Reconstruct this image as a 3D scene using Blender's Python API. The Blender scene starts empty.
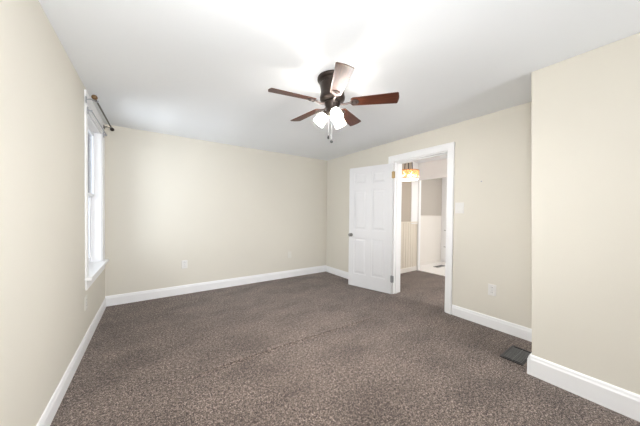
import bpy, bmesh, math, random
from mathutils import Vector, Matrix

S = bpy.context.scene
COL = S.collection
random.seed(7)
PI = math.pi

# ------------------------------------------------------------------ camera
F_PX, YAW, PITCH, ROLL, CAM_Z, PP_Y = 242.21, 0.6083, -0.0159, 0.0101, 1.2498, 217.22
cd = bpy.data.cameras.new('camera')
cam = bpy.data.objects.new('camera', cd)
COL.objects.link(cam)
d = Vector((math.sin(YAW) * math.cos(PITCH), math.cos(YAW) * math.cos(PITCH), math.sin(PITCH)))
r0 = Vector((math.cos(YAW), -math.sin(YAW), 0))
u0 = r0.cross(d)
r = r0 * math.cos(ROLL) + u0 * math.sin(ROLL)
u = u0 * math.cos(ROLL) - r0 * math.sin(ROLL)
cam.matrix_world = Matrix(((r.x, u.x, -d.x, 0), (r.y, u.y, -d.y, 0), (r.z, u.z, -d.z, CAM_Z), (0, 0, 0, 1)))
cd.sensor_fit = 'HORIZONTAL'
cd.sensor_width = 36
cd.lens = F_PX / 640 * 36
cd.shift_y = (PP_Y - 213) / 640
cd.clip_start = 0.02
S.camera = cam

# ------------------------------------------------------------------ world, light, exposure
w = bpy.data.worlds.new('overcast_sky')
S.world = w
w.use_nodes = True
bg = w.node_tree.nodes['Background']
bg.inputs[0].default_value = (0.86, 0.92, 1.0, 1)
bg.inputs[1].default_value = 0.95

def area(name, loc, rot, sx, sy, power, col):
    l = bpy.data.lights.new(name, 'AREA')
    l.shape = 'RECTANGLE'
    l.size, l.size_y, l.energy, l.color = sx, sy, power, col
    o = bpy.data.objects.new(name, l)
    o.location, o.rotation_euler = loc, rot
    COL.objects.link(o)
    return o

# upturned fill added behind the camera, and daylight through the left window
area('rear_fill', (1.85, -3.12, 1.25), (PI / 2 + math.radians(25), 0, 0), 0.9, 1.4, 60, (0.95, 0.975, 1.0))
area('daylight_left_window', (-0.78, 3.5, 1.42), (PI / 2, 0, -PI / 2), 0.8, 1.5, 7, (0.97, 0.985, 1.0))
# unseen fill added beside the camera, turned up to brighten the ceiling
area('camera_fill', (0.02, -0.12, 1.5), Vector((0.12, 0.75, 0.65)).to_track_quat('-Z', 'Y').to_euler(), 0.5, 0.4, 31, (0.96, 0.98, 1.0))
# unseen fills added to brighten the hall and the tiled room beyond it
area('hall_fill', (3.9, 0.42, 1.4), (PI / 2, 0, math.radians(-25)), 1.0, 1.6, 42, (1.0, 0.985, 0.97))
area('far_room_fill', (5.45, 0.42, 1.5), (PI / 2, 0, 0), 0.9, 1.6, 10, (0.95, 0.975, 1.0))
area('daylight_left_window', (-0.78, 3.5, 1.42), (PI / 2, 0, -PI / 2), 0.8, 1.5, 13, (0.95, 0.98, 1.0))
S.view_settings.view_transform = 'Standard'
S.view_settings.look = 'None'
S.view_settings.exposure = 0.18
S.view_settings.gamma = 1.0
S.view_settings.use_curve_mapping = False

# ------------------------------------------------------------------ dimensions
H = 2.38
XL, YB, XR, XU, YU = -0.498, 4.196, 3.097, 2.457, 0.62
YR = -3.2                                    # wall behind the camera
WT = 0.18                                    # right wall thickness
DY0, DY1, DZ = 1.605, 2.45, 2.065             # doorway
WY0, WY1, WZ0, WZ1 = 3.10, 3.93, 0.64, 2.19  # window opening
XH, YH = 4.88, 3.2                           # hall far side and hall end wall

# ------------------------------------------------------------------ materials
def mat(name, col, rough=0.5, metal=0.0, spec=0.5, coat=0.0):
    m = bpy.data.materials.new(name)
    m.use_nodes = True
    b = m.node_tree.nodes['Principled BSDF']
    b.inputs['Base Color'].default_value = (*col, 1)
    b.inputs['Roughness'].default_value = rough
    b.inputs['Metallic'].default_value = metal
    b.inputs['Specular IOR Level'].default_value = spec
    b.inputs['Coat Weight'].default_value = coat
    return m

def nodes(m):
    nt = m.node_tree
    return nt, nt.nodes, nt.links, nt.nodes['Principled BSDF']

def tex(m, kind, scale, detail=2.0, rough=0.5, stretch=None):
    nt, N, L, b = nodes(m)
    tc = N.new('ShaderNodeTexCoord')
    t = N.new('ShaderNodeTexNoise' if kind == 'noise' else 'ShaderNodeTexVoronoi')
    t.inputs['Scale'].default_value = scale
    if kind == 'noise':
        t.inputs['Detail'].default_value = detail
        t.inputs['Roughness'].default_value = rough
    if stretch:
        mp = N.new('ShaderNodeMapping')
        mp.inputs['Scale'].default_value = stretch
        L.new(tc.outputs['Object'], mp.inputs[0])
        L.new(mp.outputs[0], t.inputs['Vector'])
    else:
        L.new(tc.outputs['Object'], t.inputs['Vector'])
    return t

def ramp(m, src, stops, interp='LINEAR'):
    nt, N, L, b = nodes(m)
    rp = N.new('ShaderNodeValToRGB')
    rp.color_ramp.interpolation = interp
    e = rp.color_ramp.elements
    while len(e) < len(stops):
        e.new(0.5)
    for k, (p, c) in enumerate(stops):
        e[k].position = p
        e[k].color = (*c, 1)
    L.new(src, rp.inputs[0])
    return rp

def bump(m, src, strength, dist):
    nt, N, L, b = nodes(m)
    bp = N.new('ShaderNodeBump')
    bp.inputs['Strength'].default_value = strength
    bp.inputs['Distance'].default_value = dist
    L.new(src, bp.inputs['Height'])
    L.new(bp.outputs[0], b.inputs['Normal'])
    return bp

def painted(name, col, rough, var=0.012):
    m = mat(name, col, rough, spec=0.3)
    nt, N, L, b = nodes(m)
    big = tex(m, 'noise', 1.3, 3)
    lo = tuple(c * (1 - var) for c in col)
    hi = tuple(min(1, c * (1 + var)) for c in col)
    rp = ramp(m, big.outputs['Fac'], [(0.3, lo), (0.7, hi)])
    L.new(rp.outputs[0], b.inputs['Base Color'])
    fine = tex(m, 'noise', 220, 2)
    bump(m, fine.outputs['Fac'], 0.08, 0.002)
    return m

CREAM = painted('cream_wall_paint', (0.745, 0.710, 0.632), 0.75)
CEIL = painted('white_ceiling_paint', (0.915, 0.94, 0.97), 0.85)
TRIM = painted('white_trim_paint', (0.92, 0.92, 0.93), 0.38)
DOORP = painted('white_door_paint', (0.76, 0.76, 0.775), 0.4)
TAUPE = painted('taupe_wall_paint', (0.47, 0.41, 0.345), 0.7)
GREIGE = painted('greige_wall_paint', (0.50, 0.455, 0.405), 0.7)
WAINS = painted('beige_wainscot_paint', (0.74, 0.67, 0.57), 0.55)
WAINW = painted('pale_wainscot_paint', (0.82, 0.775, 0.72), 0.5)
VINYL = painted('white_vinyl_sash', (0.83, 0.84, 0.87), 0.35)
CABW = painted('white_cabinet_paint', (0.88, 0.87, 0.865), 0.35)
TILE = painted('white_floor_tile', (0.85, 0.82, 0.79), 0.3)
PLATE = mat('ivory_plastic', (0.77, 0.75, 0.69), 0.35)
PLATEW = mat('white_plastic', (0.79, 0.775, 0.75), 0.35)
SLOT = mat('dark_slot', (0.06, 0.055, 0.05), 0.6)
BRONZE = mat('oil_rubbed_bronze', (0.045, 0.034, 0.029), 0.33, 0.75)
IRON = mat('brushed_bronze_iron', (0.17, 0.14, 0.13), 0.38, 0.85)
NICKEL = mat('dull_nickel', (0.33, 0.32, 0.31), 0.32, 0.95)
BRASS = mat('aged_brass', (0.50, 0.36, 0.19), 0.35, 0.9)
STEEL = mat('grey_steel', (0.42, 0.43, 0.46), 0.4, 0.8)
ANTIQ = mat('antique_bronze', (0.20, 0.115, 0.055), 0.35, 0.6)
DARKM = mat('dark_metal', (0.05, 0.048, 0.05), 0.4, 0.5)
SLAT = mat('grey_slat_metal', (0.2, 0.2, 0.2), 0.45, 0.3)
COPPER = mat('copper_frame', (0.62, 0.30, 0.13), 0.3, 0.9)
BLACK = mat('black_void', (0.01, 0.01, 0.01), 0.9)

def wood():
    m = mat('cherry_blade_veneer', (0.12, 0.04, 0.02), 0.36, spec=0.3)
    nt, N, L, b = nodes(m)
    n = tex(m, 'noise', 9, 6, 0.6, (1.0, 14.0, 14.0))
    rp = ramp(m, n.outputs['Fac'], [(0.25, (0.030, 0.010, 0.006)), (0.5, (0.075, 0.022, 0.011)), (0.75, (0.14, 0.043, 0.020))])
    L.new(rp.outputs[0], b.inputs['Base Color'])
    return m
WOOD = wood()

def carpet():
    m = mat('brown_speckled_carpet', (0.2, 0.16, 0.14), 0.95, spec=0.1)
    nt, N, L, b = nodes(m)
    b.inputs['Sheen Weight'].default_value = 0.15
    b.inputs['Sheen Roughness'].default_value = 0.6
    f1 = tex(m, 'noise', 48, 5, 1.0)
    f2 = tex(m, 'noise', 120, 2, 0.7)
    big = tex(m, 'noise', 2.1, 3, 0.55, (1.0, 1.6, 1))
    mid = tex(m, 'noise', 9, 2, 0.5)
    mx = N.new('ShaderNodeMix'); mx.data_type = 'FLOAT'
    mx.inputs[0].default_value = 0.4
    L.new(f1.outputs['Fac'], mx.inputs[2]); L.new(f2.outputs['Fac'], mx.inputs[3])
    rp = ramp(m, mx.outputs[0], [(0.41, (0.017, 0.011, 0.009)), (0.472, (0.080, 0.058, 0.047)),
                                 (0.528, (0.200, 0.154, 0.130)), (0.59, (0.50, 0.405, 0.355))])
    nap = ramp(m, big.outputs['Fac'], [(0.35, (0.78, 0.77, 0.77)), (0.5, (1.0, 1.0, 1.0)), (0.65, (1.15, 1.15, 1.15))])
    nap2 = ramp(m, mid.outputs['Fac'], [(0.3, (0.93, 0.93, 0.93)), (0.7, (1.06, 1.06, 1.06))])
    m1 = N.new('ShaderNodeMixRGB'); m1.blend_type = 'MULTIPLY'; m1.inputs[0].default_value = 1
    m2 = N.new('ShaderNodeMixRGB'); m2.blend_type = 'MULTIPLY'; m2.inputs[0].default_value = 1
    L.new(rp.outputs[0], m1.inputs[1]); L.new(nap.outputs[0], m1.inputs[2])
    L.new(m1.outputs[0], m2.inputs[1]); L.new(nap2.outputs[0], m2.inputs[2])
    L.new(m2.outputs[0], b.inputs['Base Color'])
    bump(m, mx.outputs[0], 0.75, 0.012)
    return m
CARPET = carpet()

def glass():
    m = bpy.data.materials.new('window_glass')
    m.use_nodes = True
    nt = m.node_tree
    N, L = nt.nodes, nt.links
    N.remove(N['Principled BSDF'])
    t = N.new('ShaderNodeBsdfTransparent'); t.inputs[0].default_value = (0.96, 0.98, 1, 1)
    g = N.new('ShaderNodeBsdfGlossy'); g.inputs['Roughness'].default_value = 0.03
    fr = N.new('ShaderNodeFresnel'); fr.inputs[0].default_value = 1.3
    mx = N.new('ShaderNodeMixShader')
    L.new(fr.outputs[0], mx.inputs[0]); L.new(t.outputs[0], mx.inputs[1]); L.new(g.outputs[0], mx.inputs[2])
    L.new(mx.outputs[0], N['Material Output'].inputs[0])
    return m
GLASS = glass()

def glow(name, col, strength, base=(0.9, 0.88, 0.84)):
    m = mat(name, base, 0.4)
    b = m.node_tree.nodes['Principled BSDF']
    b.inputs['Emission Color'].default_value = (*col, 1)
    b.inputs['Emission Strength'].default_value = strength
    return m
SHADE = glow('lit_frosted_glass_shade', (1.0, 0.97, 0.90), 2.6)
nt_ = SHADE.node_tree
tr_ = nt_.nodes.new('ShaderNodeBsdfTransparent'); tr_.inputs[0].default_value = (1, 0.98, 0.95, 1)
ms_ = nt_.nodes.new('ShaderNodeMixShader'); ms_.inputs[0].default_value = 0.21
nt_.links.new(nt_.nodes['Principled BSDF'].outputs[0], ms_.inputs[1])
nt_.links.new(tr_.outputs[0], ms_.inputs[2])
nt_.links.new(ms_.outputs[0], nt_.nodes['Material Output'].inputs[0])
BULB = glow('lit_bulb', (1.0, 0.985, 0.965), 3000.0)
HBULB = glow('lit_warm_bulb', (1.0, 0.78, 0.50), 2.2)
DIFF = glow('lit_diffuser', (1.0, 0.96, 0.90), 4.5)
CRYS = mat('amber_crystal', (0.85, 0.42, 0.16), 0.08)
nt_, N_, L_, b_ = nodes(CRYS)
b_.inputs['Transmission Weight'].default_value = 0.75
b_.inputs['Emission Color'].default_value = (1.0, 0.55, 0.22, 1)
b_.inputs['Emission Strength'].default_value = 0.5
CRYW = mat('clear_crystal', (1.0, 0.95, 0.85), 0.06)
nt_, N_, L_, b_ = nodes(CRYW)
b_.inputs['Transmission Weight'].default_value = 0.7
b_.inputs['Emission Color'].default_value = (1.0, 0.9, 0.75, 1)
b_.inputs['Emission Strength'].default_value = 0.35

# ------------------------------------------------------------------ mesh helpers
def box(bm, x0, x1, y0, y1, z0, z1):
    vs = [bm.verts.new(p) for p in ((x0, y0, z0), (x1, y0, z0), (x1, y1, z0), (x0, y1, z0),
                                    (x0, y0, z1), (x1, y0, z1), (x1, y1, z1), (x0, y1, z1))]
    for f in ((3, 2, 1, 0), (4, 5, 6, 7), (0, 1, 5, 4), (1, 2, 6, 5), (2, 3, 7, 6), (3, 0, 4, 7)):
        bm.faces.new([vs[i] for i in f])
    return vs

def lathe(bm, prof, n=32, M=None, cap=True):
    """prof: list of (radius, z); revolved about z, then moved by M."""
    rings = []
    for rad, z in prof:
        ring = []
        for k in range(n):
            a = 2 * PI * k / n
            p = Vector((rad * math.cos(a), rad * math.sin(a), z))
            ring.append(bm.verts.new(M @ p if M else p))
        rings.append(ring)
    for a, b in zip(rings, rings[1:]):
        for k in range(n):
            bm.faces.new((a[k], a[(k + 1) % n], b[(k + 1) % n], b[k]))
    if cap:
        bm.faces.new(rings[0][::-1])
        bm.faces.new(rings[-1])

def tube(bm, pts, rad, n=10):
    pts = [Vector(p) for p in pts]
    rings = []
    for k, p in enumerate(pts):
        t = (pts[min(k + 1, len(pts) - 1)] - pts[max(k - 1, 0)]).normalized()
        a = t.cross(Vector((0, 0, 1)))
        if a.length < 1e-3:
            a = Vector((1, 0, 0))
        a.normalize()
        b = t.cross(a)
        rr = rad[k] if isinstance(rad, (list, tuple)) else rad
        rings.append([bm.verts.new(p + (a * math.cos(2 * PI * j / n) + b * math.sin(2 * PI * j / n)) * rr) for j in range(n)])
    for A, B in zip(rings, rings[1:]):
        for j in range(n):
            bm.faces.new((A[j], A[(j + 1) % n], B[(j + 1) % n], B[j]))
    bm.faces.new(rings[0][::-1])
    bm.faces.new(rings[-1])

def prism(bm, pts, vec):
    """flat outline pts extruded by vec"""
    v = Vector(vec)
    a = [bm.verts.new(p) for p in pts]
    b = [bm.verts.new(Vector(p) + v) for p in pts]
    n = len(a)
    bm.faces.new(a[::-1])
    bm.faces.new(b)
    for k in range(n):
        bm.faces.new((a[k], a[(k + 1) % n], b[(k + 1) % n], b[k]))

def obj(name, bm, m, parent=None, bevel=0.0, smooth=False, seg=2):
    bmesh.ops.recalc_face_normals(bm, faces=bm.faces[:])
    me = bpy.data.meshes.new(name)
    bm.to_mesh(me)
    bm.free()
    me.materials.append(m)
    o = bpy.data.objects.new(name, me)
    COL.objects.link(o)
    if parent:
        o.parent = parent
    if bevel:
        md = o.modifiers.new('bevel', 'BEVEL')
        md.width, md.segments, md.limit_method, md.angle_limit = bevel, seg, 'ANGLE', 0.6
    if smooth:
        for p in me.polygons:
            p.use_smooth = True
        me.set_sharp_from_angle(angle=0.7)
    return o

def thing(name, label, cat, loc=(0, 0, 0), rotz=0.0, group=None):
    o = bpy.data.objects.new(name, None)
    o.empty_display_size = 0.05
    COL.objects.link(o)
    o.location = loc
    o.rotation_euler = (0, 0, rotz)
    o['label'], o['category'] = label, cat
    if group:
        o['group'] = group
    return o

def struct(o):
    o['kind'] = 'structure'
    return o

def sbox(name, boxes, m, bevel=0.0):
    bm = bmesh.new()
    for b in boxes:
        box(bm, *b)
    return struct(obj(name, bm, m, bevel=bevel))

# ------------------------------------------------------------------ room shell
def floor_mesh():
    bm = bmesh.new()
    # seam of the carpet: two lips and a groove running across the room at y = 2.02
    ys = [YR, 0.0, 1.5, 1.975, 1.995, 2.008, 2.016, 2.024, 2.032, 2.045, 2.07, 3.0, YB + 0.1]
    hz = [0, 0, 0, 0, .002, .005, .004, -.007, .003, .004, 0, 0, 0]
    xs = [XL - 0.1, -0.1, 0.2, 0.4, 0.7, 1.0, 1.3, 1.6, 1.85, 2.05, 2.3, XR + 0.001, XH]
    am = [0, 0, 0, .9, 1, 1, .9, .9, .9, .5, 0, 0, 0]
    vv = [[bm.verts.new((x, y + 0.018 * math.sin(x * 2.1), h * am[i])) for y, h in zip(ys, hz)] for i, x in enumerate(xs)]
    for i in range(len(xs) - 1):
        for j in range(len(ys) - 1):
            bm.faces.new((vv[i][j], vv[i + 1][j], vv[i + 1][j + 1], vv[i][j + 1]))
    return bm
struct(obj('floor', floor_mesh(), CARPET))
sbox('floor', [(XH + 0.0, 7.0, 0.5, 3.5, -0.03, 0.012)], TILE)
sbox('ceiling', [(XL - 0.2, 7.1, YR - 0.2, YB + 0.2, H, H + 0.1)], CEIL)
T = 0.16
sbox('wall_left', [(XL - T, XL, YR, WY0, 0, H), (XL - T, XL, WY1, YB + T, 0, H),
                   (XL - T, XL, WY0, WY1, 0, WZ0 - 0.028), (XL - T, XL, WY0, WY1, WZ1, H)], CREAM)
sbox('wall_back', [(XL, XR, YB, YB + T, 0, H)], CREAM)
sbox('wall_right', [(XR, XR + WT, YU - 0.1, DY0, 0, H), (XR, XR + WT, DY1, YB + T, 0, H),
                    (XR, XR + WT, DY0, DY1, DZ, H)], CREAM)
bm = bmesh.new()                              # the end of this wall leans a little, as in many old houses
prism(bm, [Vector((XU, YR, 0)), Vector((XU, YU - 0.03, 0)), Vector((XU, YU + 0.018, H)), Vector((XU, YR, H))], (XR + WT - XU, 0, 0))
struct(obj('wall_front_right', bm, CREAM, bevel=0.006))
RX0, RX1, RZ0, RZ1 = 1.3, 2.34, 0.5, 2.1
XM = (RX0 + RX1) / 2
sbox('wall_rear', [(XL - T, RX0, YR - T, YR, 0, H), (RX1, XU + 0.2, YR - T, YR, 0, H),
                   (RX0, RX1, YR - T, YR, 0, RZ0), (RX0, RX1, YR - T, YR, RZ1, H)], CREAM)

# hall beyond the door
sbox('wall_hall_end', [(XR + WT, XH + 0.1, YH, YH + 0.1, 1.085, H)], TAUPE)
sbox('wall_hall_far', [(XH, XH + 0.05, 0.4, 1.9, 0, H), (XH, XH + 0.05, 1.9, YH, 2.005, H)], CABW)
sbox('wall_hall_near', [(XR + WT, 7.0, 0.3, 0.4, 0, H)], CREAM)
sbox('wall_far_room', [(XH + 0.1, 7.0, 3.42, 3.52, 1.215, H)], GREIGE)
sbox('wall_far_room_end', [(7.0, 7.1, 0.4, 3.52, 0, H)], CABW)
# wainscot below the rail: grooved boards
bm = bmesh.new()
x = XR + WT
while x < XH - 0.02:
    x1 = min(x + 0.085, XH)
    box(bm, x + 0.004, x1 - 0.004, YH - 0.006, YH, 0, 1.07)
    x = x1
box(bm, XR + WT, XH + 0.1, YH, YH + 0.1, 0, 1.085)
struct(obj('wall_hall_wainscot', bm, WAINS))
sbox('trim_1', [(XR + WT, XH, YH - 0.022, YH, 1.062, 1.09)], WAINS, 0.004)
sbox('wall_far_room_wainscot', [(XH + 0.1, 7.0, 3.42, 3.52, 0, 1.215)], WAINW)
sbox('trim_2', [(XH + 0.1, 6.28, 3.40, 3.42, 1.2, 1.222)], WAINW, 0.004)
sbox('baseboard_hall', [(XR + WT, XH - 0.02, YH - 0.016, YH, 0, 0.095)], WAINW, 0.004)
sbox('baseboard_far_room', [(XH + 0.1, 6.28, 3.402, 3.42, 0.012, 0.1)], WAINW, 0.004)
# casing of the far opening, seen nearly edge-on in the hall corner
sbox('trim_3', [(XH - 0.018, XH, 3.15, 3.184, 0, 2.09), (XH - 0.018, XH, 1.9, 3.15, 2.005, 2.09)], CABW, 0.004)
sbox('trim_4', [(XH, XH + 0.05, 3.15, 3.2, 0, 2.005)], CABW)
# white upright board standing on the hall rail
sbox('trim_5', [(4.635, 4.862, YH - 0.02, YH, 1.045, H)], CABW, 0.004)

# baseboards of the bedroom: flat board with a moulded top
def base(name, p0, p1, n, h, t=0.014):
    p0, p1, n = Vector((*p0, 0)), Vector((*p1, 0)), Vector((*n, 0))
    prof = [(0, 0), (t, 0), (t, h - 0.034), (t * 0.72, h - 0.022), (t * 0.6, h - 0.008), (t * 0.3, h), (0, h)]
    bm = bmesh.new()
    prism(bm, [p0 + n * a + Vector((0, 0, b)) for a, b in prof], p1 - p0)
    return struct(obj(name, bm, TRIM))
base('baseboard_left', (XL, YR), (XL, YB), (1, 0), 0.118)
base('baseboard_back', (XL, YB), (XR, YB), (0, -1), 0.135)
base('baseboard_right', (XR, YU), (XR, DY0 - 0.08), (-1, 0), 0.125)
base('baseboard_right', (XR, DY1 + 0.09), (XR, YB), (-1, 0), 0.125)
base('baseboard_front_right', (XU, YR), (XU, YU - 0.026), (-1, 0), 0.155, 0.02)
base('baseboard_front_right', (XU - 0.02, YU - 0.026), (XR, YU - 0.026), (0, 1), 0.155, 0.02)

# ------------------------------------------------------------------ doorway casing and jambs
bm = bmesh.new()
cw, ct = 0.088, 0.02
box(bm, XR - ct, XR, DY1, DY1 + cw, 0, DZ + cw)
box(bm, XR - ct, XR, DY0 - 0.078, DY0, 0, DZ + cw)
box(bm, XR - ct, XR, DY0, DY1, DZ, DZ + cw)
# raised outer band of the casing
box(bm, XR - ct - 0.006, XR - ct, DY1 + cw - 0.022, DY1 + cw, 0, DZ + cw)
box(bm, XR - ct - 0.006, XR - ct, DY0 - 0.078, DY0 - 0.056, 0, DZ + cw)
box(bm, XR - ct - 0.006, XR - ct, DY0 - 0.056, DY1 + cw - 0.022, DZ + cw - 0.022, DZ + cw)
struct(obj('trim_6', bm, TRIM, bevel=0.004))
bm = bmesh.new()
box(bm, XR, XR + WT, DY1 - 0.016, DY1, 0, DZ)
box(bm, XR, XR + WT, DY0, DY0 + 0.016, 0, DZ)
box(bm, XR, XR + WT, DY0 + 0.016, DY1 - 0.016, DZ - 0.016, DZ)
# door stop
box(bm, XR + 0.05, XR + 0.085, DY1 - 0.028, DY1 - 0.016, 0, DZ - 0.016)
box(bm, XR + 0.05, XR + 0.085, DY0 + 0.016, DY0 + 0.028, 0, DZ - 0.016)
box(bm, XR + 0.05, XR + 0.085, DY0 + 0.028, DY1 - 0.028, DZ - 0.028, DZ - 0.016)
struct(obj('trim_7', bm, TRIM))

# ------------------------------------------------------------------ six-panel door, swung open against the right wall
DW, DH, DT = 0.782, 2.02, 0.035
door = thing('door_1', 'white six-panel door swung open against the right wall', 'door',
             (XR - 0.024, DY1 - 0.018, 0.012), PI / 2 + math.radians(15.5))
struct(door)
# local: x along the leaf from the hinge, +y faces the room
def leaf_mesh():
    bm = bmesh.new()
    st, mu = 0.105, 0.10
    zr = [0, 0.215, 0.83, 0.965, 1.635, 1.73, 1.925, DH]   # rails: bottom, lock, frieze, top
    box(bm, 0, st, 0, DT, 0, DH)
    box(bm, DW - st, DW, 0, DT, 0, DH)
    for a, b in ((zr[0], zr[1]), (zr[2], zr[3]), (zr[4], zr[5]), (zr[6], zr[7])):
        box(bm, st, DW - st, 0, DT, a, b)
    pw = (DW - 2 * st - mu) / 2
    for a, b in ((zr[1], zr[2]), (zr[3], zr[4]), (zr[5], zr[6])):
        box(bm, st + pw, st + pw + mu, 0, DT, a, b)
        for x0 in (st, st + pw + mu):
            x1 = x0 + pw
            box(bm, x0, x1, 0.009, DT - 0.009, a, b)
            # raised field with sloping shoulders on both faces
            for yb, yt in ((DT - 0.009, DT - 0.002), (0.009, 0.002)):
                i, j = 0.022, 0.048
                lo = [bm.verts.new(p) for p in ((x0 + i, yb, a + i), (x1 - i, yb, a + i), (x1 - i, yb, b - i), (x0 + i, yb, b - i))]
                hi = [bm.verts.new(p) for p in ((x0 + j, yt, a + j), (x1 - j, yt, a + j), (x1 - j, yt, b - j), (x0 + j, yt, b - j))]
                bm.faces.new(hi)
                for k in range(4):
                    bm.faces.new((lo[k], lo[(k + 1) % 4], hi[(k + 1) % 4], hi[k]))
    return bm
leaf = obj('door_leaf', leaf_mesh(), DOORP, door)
# knobs on both faces, 0.06 from the free edge
KM = Matrix.Translation((DW - 0.05, DT, 0.875)) @ Matrix.Rotation(-PI / 2, 4, 'X')
bm = bmesh.new()
lathe(bm, [(0.031, 0), (0.031, 0.006), (0.012, 0.012), (0.011, 0.03), (0.022, 0.037), (0.028, 0.05), (0.025, 0.062), (0.012, 0.068)], 24, KM)
obj('doorknob', bm, NICKEL, door, smooth=True)
KM2 = Matrix.Translation((DW - 0.05, 0, 0.875)) @ Matrix.Rotation(PI / 2, 4, 'X')
bm = bmesh.new()
lathe(bm, [(0.031, 0), (0.031, 0.006), (0.012, 0.012), (0.011, 0.03), (0.022, 0.037), (0.028, 0.05), (0.025, 0.062), (0.012, 0.068)], 24, KM2)
obj('doorknob', bm, NICKEL, door, smooth=True)
bm = bmesh.new()
box(bm, DW, DW + 0.002, DT / 2 - 0.012, DT / 2 + 0.012, 0.84, 0.90)
obj('latch_plate', bm, NICKEL, door)
for z, m in ((0.235, STEEL), (1.84, BRASS)):
    bm = bmesh.new()
    box(bm, -0.036, -0.001, DT - 0.005, DT + 0.001, z - 0.05, z + 0.05)
    box(bm, -0.004, 0.016, DT - 0.001, DT + 0.002, z - 0.05, z + 0.05)
    lathe(bm, [(0.007, z - 0.056), (0.008, z - 0.05), (0.008, z + 0.05), (0.007, z + 0.056)], 14,
          Matrix.Translation((-0.008, DT + 0.004, 0)))
    obj('hinge', bm, m, door)

# ------------------------------------------------------------------ left window
win = thing('window_1', 'tall white double-hung window in the left wall', 'window', (XL, (WY0 + WY1) / 2, WZ0))
struct(win)
win.location = (0, 0, 0)
XS = -0.572                                  # room face of the lower sash
bm = bmesh.new()
cw, ce = 0.07, 0.15
box(bm, XL, XL + 0.014, WY0 - cw, WY0, WZ0, WZ1)
box(bm, XL, XL + 0.014, WY1, WY1 + ce, WZ0, WZ1)
box(bm, XL, XL + 0.014, WY0 - cw, WY1 + ce, WZ1, WZ1 + 0.16)
box(bm, XL + 0.014, XL + 0.02, WY0 - cw + 0.01, WY1 + ce, WZ1 + 0.055, WZ1 + 0.075)
obj('window_casing', bm, TRIM, win, bevel=0.004)
bm = bmesh.new()
box(bm, XL - T, XL, WY0, WY0 + 0.012, WZ0, WZ1)
box(bm, XL - T, XL, WY1 - 0.012, WY1, WZ0, WZ1)
box(bm, XL - T, XL, WY0 + 0.012, WY1 - 0.012, WZ1 - 0.012, WZ1)
obj('window_jamb', bm, TRIM, win)
bm = bmesh.new()
ya, yb = WY0 - cw - 0.02, WY1 + ce + 0.0
prism(bm, [Vector((a, b, WZ0 - 0.028)) for a, b in ((XS - 0.07, WY0), (XL, WY0), (XL, ya), (XL + 0.05, ya), (XL + 0.05, yb), (XL, yb), (XL, WY1), (XS - 0.07, WY1))], (0, 0, 0.028))
obj('window_sill', bm, TRIM, win, bevel=0.006)
bm = bmesh.new()
box(bm, XL, XL + 0.014, WY0 - cw, WY1 + ce - 0.01, WZ0 - 0.118, WZ0 - 0.028)
obj('window_apron', bm, TRIM, win, bevel=0.004)
def sash(name, x, z0, z1, bot, top):
    y0, y1 = WY0 + 0.012, WY1 - 0.012
    bm = bmesh.new()
    sw = 0.03
    box(bm, x - 0.032, x, y0, y0 + sw, z0, z1)
    box(bm, x - 0.032, x, y1 - sw, y1, z0, z1)
    box(bm, x - 0.032, x, y0 + sw, y1 - sw, z0, z0 + bot)
    box(bm, x - 0.032, x, y0 + sw, y1 - sw, z1 - top, z1)
    s = obj(name, bm, VINYL, win, bevel=0.003)
    bm = bmesh.new()
    box(bm, x - 0.019, x - 0.013, y0 + sw, y1 - sw, z0 + bot, z1 - top)
    obj('pane', bm, GLASS, s)
    return s
zm = 1.43
ls = sash('lower_sash', XS - 0.02, WZ0 + 0.0, zm + 0.02, 0.06, 0.035)
sash('upper_sash', XS + 0.014, zm - 0.015, WZ1 - 0.012, 0.035, 0.045)
bm = bmesh.new()
box(bm, XS - 0.05, XS - 0.03, 3.47, 3.54, zm + 0.02, zm + 0.034)
box(bm, XS - 0.046, XS - 0.034, 3.495, 3.515, zm + 0.034, zm + 0.046)
obj('sash_lock', bm, STEEL, ls)

# unseen window added behind the camera, placed to suit the rear fill light
rw = thing('window_2', 'unseen white window added in the wall behind', 'window')
struct(rw)
bm = bmesh.new()
for x0, x1 in ((RX0 - 0.1, RX0), (RX1, RX1 + 0.1)):
    box(bm, x0, x1, YR, YR + 0.02, RZ0, RZ1)
box(bm, RX0 - 0.1, RX1 + 0.1, YR, YR + 0.02, RZ1, RZ1 + 0.1)
box(bm, RX0 - 0.12, RX1 + 0.12, YR, YR + 0.05, RZ0 - 0.03, RZ0)
obj('window_casing', bm, TRIM, rw, bevel=0.004)
bm = bmesh.new()
for x0, x1 in ((RX0, RX0 + 0.05), (RX1 - 0.05, RX1), (XM - 0.03, XM + 0.03)):
    box(bm, x0, x1, YR - 0.11, YR - 0.06, RZ0, RZ1)
for z0, z1 in ((RZ0, RZ0 + 0.05), (RZ1 - 0.05, RZ1)):
    box(bm, RX0 + 0.05, XM - 0.03, YR - 0.11, YR - 0.06, z0, z1)
    box(bm, XM + 0.03, RX1 - 0.05, YR - 0.11, YR - 0.06, z0, z1)
fr = obj('window_frame', bm, VINYL, rw)
for x0, x1 in ((RX0 + 0.05, XM - 0.03), (XM + 0.03, RX1 - 0.05)):
    bm = bmesh.new()
    box(bm, x0, x1, YR - 0.088, YR - 0.082, RZ0 + 0.05, RZ1 - 0.05)
    obj('pane', bm, GLASS, fr)

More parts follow.
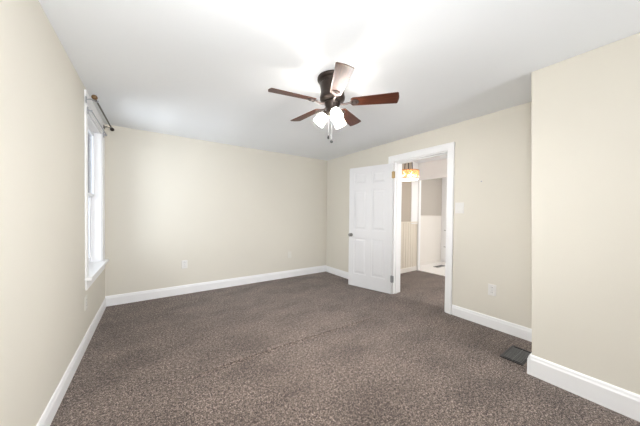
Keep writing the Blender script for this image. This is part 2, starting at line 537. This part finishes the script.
# ------------------------------------------------------------------ curtain rods
rod = thing('curtain_rod', 'bronze curtain rod with ball finials above the window', 'curtain rod')
RXr = XL + 0.086
A, B = Vector((RXr, 2.925, 2.257)), Vector((RXr, 4.095, 2.300))
dv = (B - A).normalized()
bm = bmesh.new()
tube(bm, [A, B], 0.0075, 12)
obj('rod', bm, BRONZE, rod, smooth=True)
Rm = dv.to_track_quat('Z', 'Y').to_matrix().to_4x4()
for p, sg, m in ((A, -1, ANTIQ), (B, 1, BRONZE)):
    bm = bmesh.new()
    M = Matrix.Translation(p) @ Rm @ Matrix.Scale(sg, 4, (0, 0, 1))
    prof = [(0.009, -0.03), (0.013, -0.024), (0.009, -0.018)]
    prof += [(max(0.003, 0.022 * math.sin(a)), 0.004 - 0.022 * math.cos(a)) for a in [0.45 + k * (PI - 0.5) / 9 for k in range(10)]]
    lathe(bm, prof, 20, M)
    obj('finial', bm, m, rod, smooth=True)
for t, m in ((0.075, STEEL), (0.93, BRONZE)):
    p = A + (B - A) * t
    bm = bmesh.new()
    xw = XL + 0.014
    box(bm, xw, xw + 0.006, p.y - 0.014, p.y + 0.014, p.z - 0.035, p.z + 0.02)
    tube(bm, [(xw + 0.004, p.y, p.z - 0.005), (xw + 0.03, p.y, p.z + 0.004), (RXr - 0.012, p.y, p.z - 0.002),
              (RXr - 0.004, p.y, p.z - 0.012), (RXr + 0.008, p.y, p.z - 0.009), (RXr + 0.013, p.y, p.z + 0.003)], 0.0045, 8)
    obj('bracket', bm, m, rod, smooth=True)

slim = thing('curtain_rod', 'slim grey curtain rod close against the window head, below the bronze rod', 'curtain rod')
xs_, zs_ = XL + 0.045, 2.175
bm = bmesh.new()
tube(bm, [(xs_, 3.06, zs_), (xs_, 3.97, zs_ + 0.012)], 0.005, 10)
obj('rod', bm, STEEL, slim, smooth=True)
for y in (3.06, 3.97):
    bm = bmesh.new()
    zz = zs_ + (0.012 if y > 3.5 else 0)
    box(bm, XL + 0.014, XL + 0.024, y - 0.012, y + 0.012, zz - 0.03, zz + 0.03)
    box(bm, XL + 0.024, xs_ + 0.006, y - 0.004, y + 0.004, zz - 0.009, zz + 0.009)
    obj('bracket', bm, STEEL, slim)

# ------------------------------------------------------------------ ceiling fan
FX, FY, ZB, FR = 1.242, 1.62, 2.17, 0.529
fan = thing('ceiling_fan', 'dark bronze ceiling fan with five cherry wood blades and a three-light kit', 'ceiling fan', (FX, FY, H))
def L(z): return z - H
bm = bmesh.new()
lathe(bm, [(0.118, 0.0), (0.126, -0.006), (0.127, -0.02), (0.121, -0.03), (0.113, -0.034), (0.108, -0.045), (0.106, -0.055)], 40)
obj('canopy', bm, BRONZE, fan, smooth=True)
bm = bmesh.new()
lathe(bm, [(0.104, -0.055), (0.106, -0.062), (0.100, -0.085), (0.098, -0.12), (0.101, -0.15), (0.105, -0.165), (0.102, -0.182), (0.085, -0.196), (0.062, -0.202)], 40)
obj('motor_housing', bm, BRONZE, fan, smooth=True)
bm = bmesh.new()
lathe(bm, [(0.060, -0.202), (0.066, -0.208), (0.066, -0.222), (0.058, -0.232), (0.050, -0.262), (0.052, -0.275), (0.048, -0.29), (0.034, -0.305), (0.016, -0.312)], 32)
obj('switch_housing', bm, BRONZE, fan, smooth=True)
# blades
def blade_mesh():
    bm = bmesh.new()
    r0_, r1_, w0, w1, th = 0.155, FR, 0.046, 0.062, 0.006
    out = []
    rc = 0.013
    out += [(r0_ + 0.012, -w0), (r1_ - rc, -w1)]
    for k in range(1, 6):
        a = -PI / 2 + k * PI / 12
        out.append((r1_ - rc + rc * math.cos(a) * 0.9, -w1 + rc + rc * math.sin(a)))
    out += [(r1_ + 0.004, -0.02), (r1_ + 0.006, 0.0), (r1_ + 0.004, 0.02)]
    for k in range(1, 6):
        a = k * PI / 12
        out.append((r1_ - rc + rc * math.cos(a) * 0.9, w1 - rc + rc * math.sin(a)))
    out += [(r1_ - rc, w1), (r0_ + 0.012, w0), (r0_, w0 - 0.014), (r0_, -w0 + 0.014)]
    prism(bm, [Vector((x, y, -th / 2)) for x, y in out], (0, 0, th))
    return bm
def iron_mesh():
    """blade iron: arm from the motor, fork and oval medallion screwed under the blade"""
    bm = bmesh.new()
    tube(bm, [(0.07, 0, -0.012), (0.10, 0, -0.018), (0.125, 0, -0.014), (0.15, 0, -0.008)], [0.011, 0.009, 0.008, 0.008], 10)
    n = 20
    pts = [Vector((0.182 + 0.036 * math.cos(2 * PI * k / n), 0.030 * math.sin(2 * PI * k / n) * (1 + 0.18 * math.cos(2 * PI * k / n)), -0.0105)) for k in range(n)]
    prism(bm, pts, (0, 0, 0.0072))
    pts = [Vector((0.180 + 0.024 * math.cos(2 * PI * k / n), 0.019 * math.sin(2 * PI * k / n), -0.0145)) for k in range(n)]
    prism(bm, pts, (0, 0, 0.005))
    return bm
bl_mesh = ir_mesh = sc_mesh = None
for k, az in enumerate((167.5, 95.5, 23.5, -48.5, -120.5)):
    az += 1.6
    R_ = Matrix.Translation((0, 0, L(ZB))) @ Matrix.Rotation(math.radians(az), 4, 'Z') @ Matrix.Rotation(math.radians(-14), 4, 'X')
    if bl_mesh is None:
        b = obj('blade', blade_mesh(), WOOD, fan, bevel=0.0015)
        i = obj('blade_iron', iron_mesh(), IRON, b, smooth=True)
        bm = bmesh.new()
        for x, y in ((0.168, 0.012), (0.168, -0.012), (0.198, 0)):
            lathe(bm, [(0.0045, -0.0175), (0.005, -0.015), (0.005, -0.010)], 10, Matrix.Translation((x, y, 0)))
        s = obj('blade_screws', bm, BRONZE, b)
        s.name = 'screw_set'
        proto_blade, proto_iron, proto_screw = b, i, s
        bl_mesh = True
    else:
        b = proto_blade.copy(); COL.objects.link(b)
        i = proto_iron.copy(); COL.objects.link(i); i.parent = b
        s = proto_screw.copy(); COL.objects.link(s); s.parent = b
    b.matrix_local = R_
# light kit
def shade_parts(az):
    tilt = math.radians(38)
    base_ = Matrix.Rotation(math.radians(az), 4, 'Z')
    # axis from (0.045, 0, z) pointing outward and down
    M = base_ @ Matrix.Translation((0.052, 0, L(2.098))) @ Matrix.Rotation(PI - tilt, 4, 'Y')
    bm = bmesh.new()
    p0, p1 = base_ @ Vector((0.03, 0, L(2.108))), base_ @ Vector((0.056, 0, L(2.096)))
    tube(bm, [p0, p1], 0.012, 12)
    lathe(bm, [(0.012, -0.012), (0.024, -0.006), (0.027, 0.012), (0.027, 0.022), (0.021, 0.024)], 24, M)
    h = obj('lamp_holder', bm, BRONZE, fan, smooth=True)
    bm = bmesh.new()
    prof = [(0.022, 0.016), (0.030, 0.021), (0.038, 0.032), (0.043, 0.047), (0.0455, 0.064), (0.047, 0.080), (0.049, 0.097), (0.0505, 0.110)]
    inner = [(rr - 0.003, z) for rr, z in prof[::-1]]
    lathe(bm, prof + inner, 32, M, cap=False)
    sh = obj('lamp_shade', bm, SHADE, fan, smooth=True)
    bm = bmesh.new()
    lathe(bm, [(0.011, 0.02), (0.012, 0.05), (0.013, 0.062), (0.017, 0.076), (0.015, 0.088), (0.009, 0.096), (0.003, 0.098)], 20, M)
    obj('bulb', bm, BULB, sh, smooth=True)
for az in (132, 12, -108):
    shade_parts(az)
# two pull chains
for (cx, cy, z1, rad, beads) in ((-0.028, 0.012, 1.882, 0.009, 34), (-0.008, -0.006, 1.850, 0.012, 38)):
    bm = bmesh.new()
    z0 = 2.07
    tube(bm, [(cx, cy, L(z0)), (cx, cy, L(z1 + 0.02))], 0.0011, 6)
    for k in range(beads):
        z = z0 + (z1 + 0.02 - z0) * k / (beads - 1)
        bmesh.ops.create_icosphere(bm, subdivisions=1, radius=0.0023, matrix=Matrix.Translation((cx, cy, L(z))))
    ch = obj('pull_chain', bm, STEEL, fan)
    bm = bmesh.new()
    prof = [(0.003, 0.024), (0.006, 0.018), (rad * 0.7, 0.012), (rad, 0.002), (rad * 0.85, -0.007), (rad * 0.4, -0.012)]
    lathe(bm, prof, 16, Matrix.Translation((cx, cy, L(z1))))
    obj('fob', bm, DARKM, ch, smooth=True)

# ------------------------------------------------------------------ hall lamp
hl = thing('pendant_light', 'small drum hall lamp of amber crystals on copper frame, through the doorway', 'lamp', (4.05, 2.86, H))
bm = bmesh.new()
lathe(bm, [(0.09, 0), (0.092, -0.012), (0.08, -0.02), (0.02, -0.024)], 28)
obj('canopy', bm, COPPER, hl, smooth=True)
RD = 0.185
for a in (95, 215, 335):
    x, y = 0.085 * math.cos(math.radians(a)), 0.085 * math.sin(math.radians(a))
    bm = bmesh.new()
    tube(bm, [(x * 0.75, y * 0.75, -0.015), (x, y, L(2.08))], 0.008, 10)
    obj('rod', bm, DARKM, hl, smooth=True)
bm = bmesh.new()
for z in (2.08, 1.928):
    prof = [(RD - 0.006, L(z) - 0.008), (RD + 0.006, L(z) - 0.008), (RD + 0.006, L(z) + 0.008), (RD - 0.006, L(z) + 0.008), (RD - 0.006, L(z) - 0.008)]
    lathe(bm, prof, 40, None, cap=False)
for k in range(3):
    a = k * PI / 3
    tube(bm, [(RD * math.cos(a), RD * math.sin(a), L(2.08)), (-RD * math.cos(a), -RD * math.sin(a), L(2.08))], 0.006, 8)
for k in range(8):
    a = k * PI / 4 + 0.2
    tube(bm, [(RD * math.cos(a), RD * math.sin(a), L(2.08)), (RD * math.cos(a), RD * math.sin(a), L(1.928))], 0.004, 6)
obj('frame', bm, COPPER, hl)
cr = {}
for row in range(3):
    for k in range(22):
        amber = row < 2 or (k * 7 + row * 3) % 5 == 0
        M = Matrix.Rotation(2 * PI * (k + 0.5 * (row % 2)) / 22, 4, 'Z') @ Matrix.Translation((RD - 0.002, 0, L(2.052 - row * 0.048))) @ Matrix.Rotation(PI / 4 * (row % 2), 4, 'X')
        if amber not in cr:
            bm = bmesh.new()
            bmesh.ops.create_icosphere(bm, subdivisions=1, radius=1, matrix=Matrix.Diagonal((0.010, 0.021, 0.025, 1)))
            c = cr[amber] = obj('crystal', bm, CRYS if amber else CRYW, hl)
            c['label'] = 'amber crystal' if amber else 'clear crystal'
        else:
            c = cr[amber].copy(); COL.objects.link(c)
        c.matrix_local = M
bm = bmesh.new()
lathe(bm, [(RD - 0.01, L(1.924)), (RD - 0.004, L(1.920)), (RD - 0.02, L(1.908)), (0.02, L(1.903))], 36)
obj('diffuser', bm, DIFF, hl, smooth=True)
for k in range(3):
    a = k * 2 * PI / 3 + 0.4
    bm = bmesh.new()
    lathe(bm, [(0.01, 0.04), (0.012, 0.02), (0.025, -0.01), (0.02, -0.035), (0.004, -0.042)], 16,
          Matrix.Translation((0.085 * math.cos(a), 0.085 * math.sin(a), L(2.03))))
    obj('bulb', bm, HBULB, hl, smooth=True)

# lamp added to brighten the far room (out of sight above the opening)
fl = thing('far_room_fill_lamp', 'round white fill lamp added on the far tiled room ceiling', 'lamp', (5.6, 2.0, H))
bm = bmesh.new()
lathe(bm, [(0.17, 0), (0.175, -0.02), (0.165, -0.03)], 32)
obj('base', bm, CABW, fl, smooth=True)
bm = bmesh.new()
lathe(bm, [(0.16, -0.03), (0.155, -0.055), (0.12, -0.085), (0.05, -0.1), (0.01, -0.102)], 32)
obj('diffuser', bm, glow('fill_lamp_glow', (1.0, 0.95, 0.90), 40.0), fl, smooth=True)

# ------------------------------------------------------------------ outlets and switch
def outlet(loc, rotz, label, m=PLATE, sockets=True, w=0.078, h=0.124):
    """local: plate in the xz plane facing -y"""
    t = thing('wall_outlet', label, 'outlet', loc, rotz, 'wall outlets of the bedroom')
    bm = bmesh.new()
    box(bm, -w / 2, w / 2, -0.007, 0, -h / 2, h / 2)
    obj('cover_plate', bm, m, t, bevel=0.003)
    for zc in (0.027, -0.027):
        bm = bmesh.new()
        pts = [Vector((0.0175 * math.cos(a) , -0.007, zc + max(-0.0135, min(0.0135, 0.0175 * math.sin(a))))) for a in [2 * PI * k / 20 for k in range(20)]]
        prism(bm, pts, (0, -0.003, 0))
        s = obj('socket', bm, m, t)
        bm = bmesh.new()
        for x in (-0.0065, 0.0065):
            box(bm, x - 0.0014, x + 0.0014, -0.0105, -0.009, zc - 0.001, zc + 0.009)
        lathe(bm, [(0.0026, -0.0105), (0.0026, -0.009)], 8, Matrix.Translation((0, 0, zc - 0.007)) @ Matrix.Rotation(-PI / 2, 4, 'X') @ Matrix.Scale(-1, 4, (0, 0, 1)))
        obj('slot', bm, SLOT, s)
    bm = bmesh.new()
    lathe(bm, [(0.0035, 0), (0.003, 0.0015)], 10, Matrix.Translation((0, -0.007, 0)) @ Matrix.Rotation(PI / 2, 4, 'X'))
    obj('screw', bm, STEEL, t)
    return t
outlet((0.414, YB, 0.452), 0, 'white duplex outlet low on the back wall, on the window side', PLATEW)
t = thing('wall_outlet', 'small cream jack plate low on the back wall, toward the door side', 'outlet', (2.207, YB, 0.44), 0)
bm = bmesh.new(); box(bm, -0.039, 0.039, -0.007, 0, -0.062, 0.062)
obj('cover_plate', bm, PLATE, t, bevel=0.003)
bm = bmesh.new(); lathe(bm, [(0.009, 0), (0.009, 0.004), (0.005, 0.004), (0.005, 0.01)], 14, Matrix.Translation((0, -0.007, 0)) @ Matrix.Rotation(PI / 2, 4, 'X'))
obj('jack', bm, PLATE, t)
outlet((XL, 3.045, 0.405), PI / 2, 'cream duplex outlet low on the left wall, below the window', PLATE)
outlet((XR, 1.096, 0.421), -PI / 2, 'white duplex outlet on the right wall between doorway and wall corner', PLATEW)
sw = thing('light_switch', 'white double rocker light switch beside the doorway casing', 'light switch', (XR, 1.458, 1.333), -PI / 2)
bm = bmesh.new(); box(bm, -0.05, 0.05, -0.007, 0, -0.066, 0.066)
obj('cover_plate', bm, PLATEW, sw, bevel=0.003)
for x in (-0.022, 0.022):
    bm = bmesh.new()
    prism(bm, [Vector((x - 0.016, -0.007, -0.034)), Vector((x - 0.016, -0.012, -0.034)), Vector((x - 0.016, -0.008, 0.0)), Vector((x - 0.016, -0.0085, 0.034)), Vector((x - 0.016, -0.007, 0.034))], (0.032, 0, 0))
    obj('rocker', bm, PLATEW, sw)
# nail left in the wall above
nl = thing('picture_nail', 'tiny picture nail left high in the right wall beside the doorway', 'nail', (XR, 1.22, 1.632), -PI / 2)
bm = bmesh.new()
lathe(bm, [(0.0025, -0.002), (0.0025, 0.014), (0.007, 0.014), (0.007, 0.017)], 10, Matrix.Rotation(PI / 2, 4, 'X'))
obj('shank', bm, STEEL, nl)

# ------------------------------------------------------------------ floor registers
def register(loc, lx, ly, label, m, n):
    t = thing('floor_vent', label, 'vent', loc)
    bm = bmesh.new()
    fw, zt = 0.016, 0.009
    box(bm, 0, lx, 0, fw, 0, zt); box(bm, 0, lx, ly - fw, ly, 0, zt)
    box(bm, 0, fw, fw, ly - fw, 0, zt); box(bm, lx - fw, lx, fw, ly - fw, 0, zt)
    obj('frame', bm, m, t, bevel=0.002)
    bm = bmesh.new()
    for k in range(1, n):
        x = fw + (lx - 2 * fw) * k / n
        box(bm, x - 0.0045, x + 0.0045, fw, ly - fw, 0.004, 0.008)
    box(bm, fw, lx - fw, ly / 2 - 0.002, ly / 2 + 0.002, 0.001, 0.004)
    obj('grille', bm, SLAT, t)
    bm = bmesh.new()
    box(bm, fw, lx - fw, fw, ly - fw, 0.0, 0.0008)
    obj('duct_opening', bm, BLACK, t)
    return t
register((2.522, 0.664, 0.002), 0.31, 0.162, 'dark metal floor vent in the carpet beside the wall corner', DARKM, 11)
register((5.47, 3.03, 0.013), 0.36, 0.12, 'small dark floor vent on the white tiles beyond the doorway', NICKEL, 14)

# ------------------------------------------------------------------ tall white cabinet in the far room
cb = thing('tall_cabinet', 'tall white cabinet at the end of the far tiled room', 'cabinet', (6.28, 2.6, 0.012))
bm = bmesh.new(); box(bm, 0.02, 0.6, 0, 0.819, 0, 2.3)
obj('body', bm, CABW, cb, bevel=0.004)
for z0, z1, pz in ((1.055, 2.28, 1.15), (0.62, 1.04, 0.83), (0.06, 0.605, 0.40)):
    bm = bmesh.new(); box(bm, 0, 0.02, 0.008, 0.815, z0, z1)
    dr = obj('door' if z0 > 1 else 'drawer', bm, CABW, cb, bevel=0.003)
    bm = bmesh.new()
    if z0 > 1:
        tube(bm, [(0, 0.1, pz), (-0.03, 0.1, pz), (-0.03, 0.1, pz + 0.12), (0, 0.1, pz + 0.12)], 0.006, 8)
    else:
        tube(bm, [(0, 0.56, pz), (-0.03, 0.56, pz), (-0.03, 0.72, pz), (0, 0.72, pz)], 0.007, 8)
    obj('handle', bm, NICKEL, dr)
